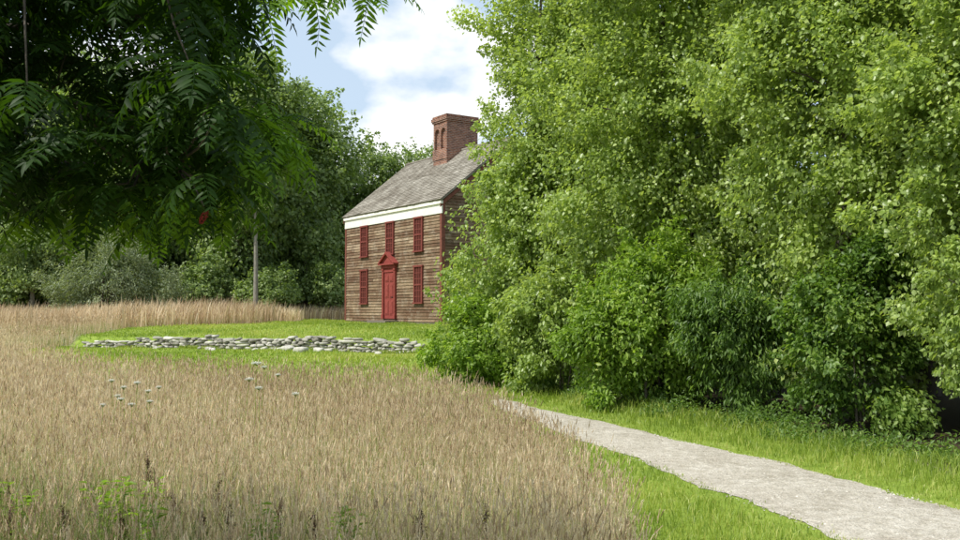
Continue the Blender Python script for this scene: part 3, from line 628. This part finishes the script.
for ti,tp in enumerate(tips):
    nl=rng.integers(6,10); a0=rng.uniform(0,6.28); small=.85 if ti>=N_ else 1
    for j in range(nl):
        a=a0+j*6.28/nl+rng.normal(0,.25); el=rng.uniform(-.3,.5); L=rng.uniform(.21,.35)*small
        d=np.array([math.cos(a)*math.cos(el),math.sin(a)*math.cos(el),math.sin(el)]); p=np.array(tp); tn=np.clip(rng.normal(.32,.18)+(.58 if ti>=N_ else 0),0,1)  # hand-placed tips get a brighter tone: sunlit fronds painted into the leaf colour
        ns=11; pts=[p.copy()]; drs=[d.copy()]; dr=rng.uniform(.07,.17); sd=rng.normal(0,.04,3)
        for s in range(ns):
            d=d+np.array([0,0,-dr])+sd; d/=np.linalg.norm(d); p=p+d*L/ns; pts.append(p.copy()); drs.append(d.copy())
        mbr.tube([pts[0],pts[4],pts[8],pts[-1]],[.0020,.0016,.0013,.0009],3)
        for s in range(2,ns+1):
            side=np.cross(drs[s],[0,0,1.]); side/=max(np.linalg.norm(side),1e-6); up=np.cross(side,drs[s])
            for sg in (-1,1):
                ll=L*.27*math.sin(math.pi*(.24+.60*s/ns))*rng.uniform(.85,1.1)
                PV.append(pts[s]); DV.append(side*sg*rng.uniform(.75,.95)+drs[s]*rng.uniform(.4,.65)+up*rng.normal(-.22,.15)); NV.append(up+rng.normal(0,.2,3)); LV.append(ll); WV.append(ll*.27); TV.append(tn)
        PV.append(pts[-1]); DV.append(drs[-1]); NV.append(np.cross(np.cross(drs[-1],[0,0,1.]),drs[-1])); LV.append(L*.18); WV.append(L*.05); TV.append(tn)
P=np.array(PV);D0=nrm(np.array(DV));N0=np.array(NV);L=np.array(LV)[:,None];Wd=np.array(WV)[:,None];S=nrm(np.cross(D0,N0));N0=np.cross(S,D0)
V=np.stack([P,P+D0*L*.25+S*Wd*.42+N0*L*.03,P+D0*L*.25-S*Wd*.42+N0*L*.03,P+D0*L*.6+S*Wd*.4,P+D0*L*.6-S*Wd*.4,P+D0*L-N0*L*.12,P+D0*L*.25,P+D0*L*.6-N0*L*.02],1)
n=len(P); f=np.array([(0,1,6),(0,6,2),(1,3,7),(1,7,6),(6,7,4),(6,4,2),(3,5,7),(7,5,4)])
F=(np.arange(n)[:,None,None]*8+f[None]).reshape(-1,3)
V=V.reshape(-1,3)-offn
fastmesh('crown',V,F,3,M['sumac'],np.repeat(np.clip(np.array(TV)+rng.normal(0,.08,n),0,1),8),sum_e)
mbr.v=[(v[0]-offn[0],v[1]-offn[1],v[2]) for v in mbr.v]
mb=MB(); hubs=[]
def limb(pts,r0,r1):
    pts=[Vector(p) for p in pts]; out=[]
    for i in range(len(pts)-1):
        for k in range(5):
            t=k/5; q=pts[i].lerp(pts[i+1],t); q+=Vector(rng.normal(0,.014,3)); out.append(q)
    out.append(pts[-1]); n=len(out); mb.tube([q-off for q in out],[r0+(r1-r0)*i/(n-1) for i in range(n)],7); hubs.extend(out[n//5:])
limb([(-3.3,3.6,-.1),(-3.35,3.62,1.0),(-3.2,3.65,2.2),(-3.0,3.6,3.1)],.08,.03)
limb([(-3.25,3.65,1.8),(-2.7,3.6,2.4),(-2.1,3.6,2.7),(-1.4,3.7,2.8),(-.7,3.7,3.02)],.03,.005)
limb([(-3.2,3.65,2.2),(-2.6,4.0,2.8),(-1.9,4.1,3.0),(-1.3,4.1,3.15)],.025,.006)
limb([(-3.05,3.6,2.9),(-2.4,3.2,3.0),(-1.7,3.1,2.9),(-1.1,3.1,2.8)],.025,.006)
limb([(-2.1,3.6,2.7),(-1.7,3.62,2.45),(-1.3,3.65,2.32),(-1.0,3.7,2.3)],.012,.004)
limb([(-2.7,3.6,2.4),(-2.2,3.6,2.2),(-1.7,3.6,2.2),(-1.1,3.3,2.12)],.012,.004)
for tp in tips:
    t=Vector(tp); hb=min(hubs,key=lambda h_:(h_-t).length+.5*abs(h_.x+.2-t.x)); m_=hb.lerp(t,.5)+Vector((0,0,-.04)); mb.tube([hb-off,m_-off,t-off],[.006,.0045,.003],4)
mb.tube([Vector((-1.1,3.3,2.12))-off,Vector((-.98,3.1,2.05))-off,Vector((-.89,2.96,1.935))-off],[.004,.003,.003],5)
mb.obj('trunk',M['bark'],sum_e,smooth=True)
mbr.obj('leaf_stalk',M['sumac'],sum_e)
for bi,(bx,by,bz) in enumerate(((-.885,2.95,1.90),)):
    n=90; t=rng.uniform(0,1,n); a=rng.uniform(0,6.28,n); r=.010*np.sin(math.pi*np.clip(t*.85+.12,0,1))
    C=np.stack([np.cos(a)*r+.02*(t-.5),np.sin(a)*r,.045*(t-.5)],-1); V,F,T=stones(C,np.full((n,3),.003),rng.uniform(0,1,n),1.)
    o=fastmesh('fruit_cluster',V,F,3,M['berry'],T,sum_e); o.location=Vector((bx,by,bz))-off

# ---------------- wildflowers ----------------
def lace(x,y,h,s,lab="white flat-topped wild carrot flower above dry grass"):
    e=empty('wildflower',(x,y,Z(x,y)),rng.uniform(0,6)); tag(e,lab,"flower",group="wild carrot flowers in the meadow")
    mb=MB(); lx,ly=rng.normal(0,.04,2); top=Vector((lx,ly,h)); mb.tube([(0,0,0),(lx*.3,ly*.3,h*.5),top-Vector((0,0,.03))],[.004,.003,.002],5)
    n=26; PP=[]
    for i in range(n):
        rr=s*math.sqrt((i+.5)/n); a=i*2.4; q=top+Vector((rr*math.cos(a),rr*math.sin(a),-.15*rr*rr/s)); mb.tube([top-Vector((0,0,.03)),q],[.001,.0008],3)
        PP.append(q)
    mb.obj('stem',M['lawn'],e)
    C=np.repeat(np.array([q[:] for q in PP]),14,0); C=C+rng.normal(0,1,C.shape)*np.array([s*.12,s*.12,.006]); m=len(C)
    a=rng.uniform(0,6.28,m); V,F,T=leaf_geo(C,np.stack([np.cos(a),np.sin(a),0*a+.1],-1),nrm(np.stack([rng.normal(0,.3,m),rng.normal(0,.3,m),np.ones(m)],-1)),np.full(m,s*.22),np.full(m,s*.19),rng.uniform(0,1,m),.03)
    fastmesh('flower_head',V,F,3,M['white_flower'],T,e)
for (px,py,y,s) in ((243,383,8.5,.035),(256,366,9,.045),(262,370,9.6,.03),(291,397,8.5,.03),(276,378,10.5,.03),(118,384,9.6,.03),(128,391,9.4,.03),(137,386,9.8,.035),(146,394,9.4,.03),(124,402,9.0,.03),(150,405,9.2,.03),(133,408,8.8,.03),(112,399,9.3,.028),(160,390,9.9,.028),(262,392,8.2,.03),(104,408,8.9,.025)):
    x=(px-480)/922*y; lace(x,y,1.6+(312-py)/922*y-Z(x,y)+.02,s*1.05)
def dock(x,y,h):
    e=empty('dock_plant',(x,y,Z(x,y)),rng.uniform(0,6)); tag(e,"dark brown seeding dock stalk in dry grass","weed",group="dock stalks in the meadow")
    mb=MB(); st=[(0,0,0),(.01,0,h*.4),(.02,.01,h*.75),(.03,.0,h)]; mb.tube(st,[.005,.004,.003,.0015],5)
    br=[]
    for i in range(9):
        z=h*(.5+.045*i); a=i*2.4; l=.12*(1-i/12); q=(.02+math.cos(a)*l*.5,math.sin(a)*l*.5,z+l); mb.tube([(.015,0,z),q],[.002,.001],4); br.append(((.015,0,z),q))
    br.append(((.02,.01,h*.7),(.03,0,h)))
    mb.obj('stem',M['dock'],e)
    C=[]
    for a,b in br:
        a=np.array(a);b=np.array(b)
        for t in rng.uniform(.1,1,30 if b[2]<h*.99 else 70): C.append(a+(b-a)*t)
    C=np.array(C)+rng.normal(0,.006,(len(C),3)); m=len(C)
    V,F,T=leaf_geo(C,nrm(unit(m)+np.array([0,0,-.3])),unit(m),rng.uniform(.007,.012,m),rng.uniform(.006,.009,m),rng.uniform(0,1,m),.05)
    fastmesh('seed_head',V,F,3,M['dock'],T,e)
for (x,y,h) in ((-2.8,5.6,.55),(-2.12,6.0,.70),(-1.75,5.4,.56),(-1.62,5.7,.60),(-1.4,5.2,.54),(-2.3,5.2,.53),(-1.15,5.3,.54),(.02,5.3,.50),(-1.52,5.1,.53),(-.35,5.2,.50),(-2.6,5.1,.52),(-1.9,5.0,.53),(-.9,5.1,.52)): dock(x,y,h)
for (x,y,h) in ((-2.12,5.45,.58),(-2.22,5.6,.56),(-2.0,5.65,.52),(-2.6,5.4,.52),(-1.2,5.0,.52),(-3.0,5.8,.5),(-1.8,5.0,.52),(-.7,5.0,.5)):
    e=empty('leafy_weed',(x,y,0)); tag(e,"bright green leafy weed among dry stalks","weed",group="leafy weeds in the meadow")
    mb=MB(); tops=[]
    for q in range(4):
        lx,ly=rng.normal(0,.06,2); mb.tube([(0,0,0),(lx*.6,ly*.6,h*.6),(lx,ly,h*rng.uniform(.8,1.1))],[.005,.004,.002],5); tops.append((lx,ly))
    mb.obj('stem',M['lawn'],e)
    m=130; q=rng.integers(0,4,m); t=rng.uniform(.2,1.05,m); C=np.stack([np.array(tops)[q,0]*t,np.array(tops)[q,1]*t,h*t],-1); a=rng.uniform(0,6.28,m)
    V,F,T=leaf_geo(C,np.stack([np.cos(a),np.sin(a),rng.uniform(-.2,.5,m)],-1),np.stack([0*a,0*a,0*a+1],-1)+.2*unit(m),rng.uniform(.05,.1,m),rng.uniform(.014,.026,m),rng.uniform(.2,.8,m))
    fastmesh('foliage',V,F,3,M['lime'],T,e)

# ---------------- light, sky, camera ----------------
el=math.radians(53); az=Vector((-.87,-.49,0)).normalized(); sv=Vector((az.x*math.cos(el),az.y*math.cos(el),math.sin(el)))
sun=bpy.data.lights.new('sun','SUN'); sun.energy=5.0; sun.angle=math.radians(.5); sun.color=(1,.97,.895)
so=link(bpy.data.objects.new('sun',sun)); so.rotation_euler=sv.to_track_quat('Z','Y').to_euler(); so.location=(-20,5,30)
w=bpy.data.worlds.new("World"); sc.world=w; w.use_nodes=True; nt=w.node_tree
bg=nt.nodes['Background']
sky=nt.nodes.new('ShaderNodeTexSky'); sky.sky_type='NISHITA'; sky.sun_disc=False; sky.sun_elevation=math.asin(sv.z); sky.sun_rotation=math.atan2(sv.x,sv.y); sky.air_density=1.0; sky.dust_density=1.5
tc=nt.nodes.new('ShaderNodeTexCoord'); mp=nt.nodes.new('ShaderNodeMapping'); mp.inputs['Scale'].default_value=(1,1,1.7); mp.inputs['Location'].default_value=(.35,.1,.28)
nt.links.new(tc.outputs['Generated'],mp.inputs[0])
nz=nt.nodes.new('ShaderNodeTexNoise'); nz.inputs['Scale'].default_value=4.2; nz.inputs['Detail'].default_value=6; nz.inputs['Roughness'].default_value=.48; nt.links.new(mp.outputs[0],nz.inputs[0])
cr=ramp(nt,[(.54,(0,0,0)),(.62,(1,1,1))],nz.outputs['Fac'])
pale=mixc(nt,.75,sky.outputs[0],(4.7,5.75,6.9))
c=mixc(nt,cr.outputs[0],pale,(8.2,8.2,8.2)); nt.links.new(c,bg.inputs[0]); bg.inputs[1].default_value=.15
cam=bpy.data.cameras.new('camera'); cam.lens=34.6; cam.sensor_width=36; cam.clip_end=5000; cam.clip_start=.05
co=link(bpy.data.objects.new('camera',cam)); co.location=(0,0,1.6); co.rotation_euler=(math.radians(90+2.48),0,0); sc.camera=co
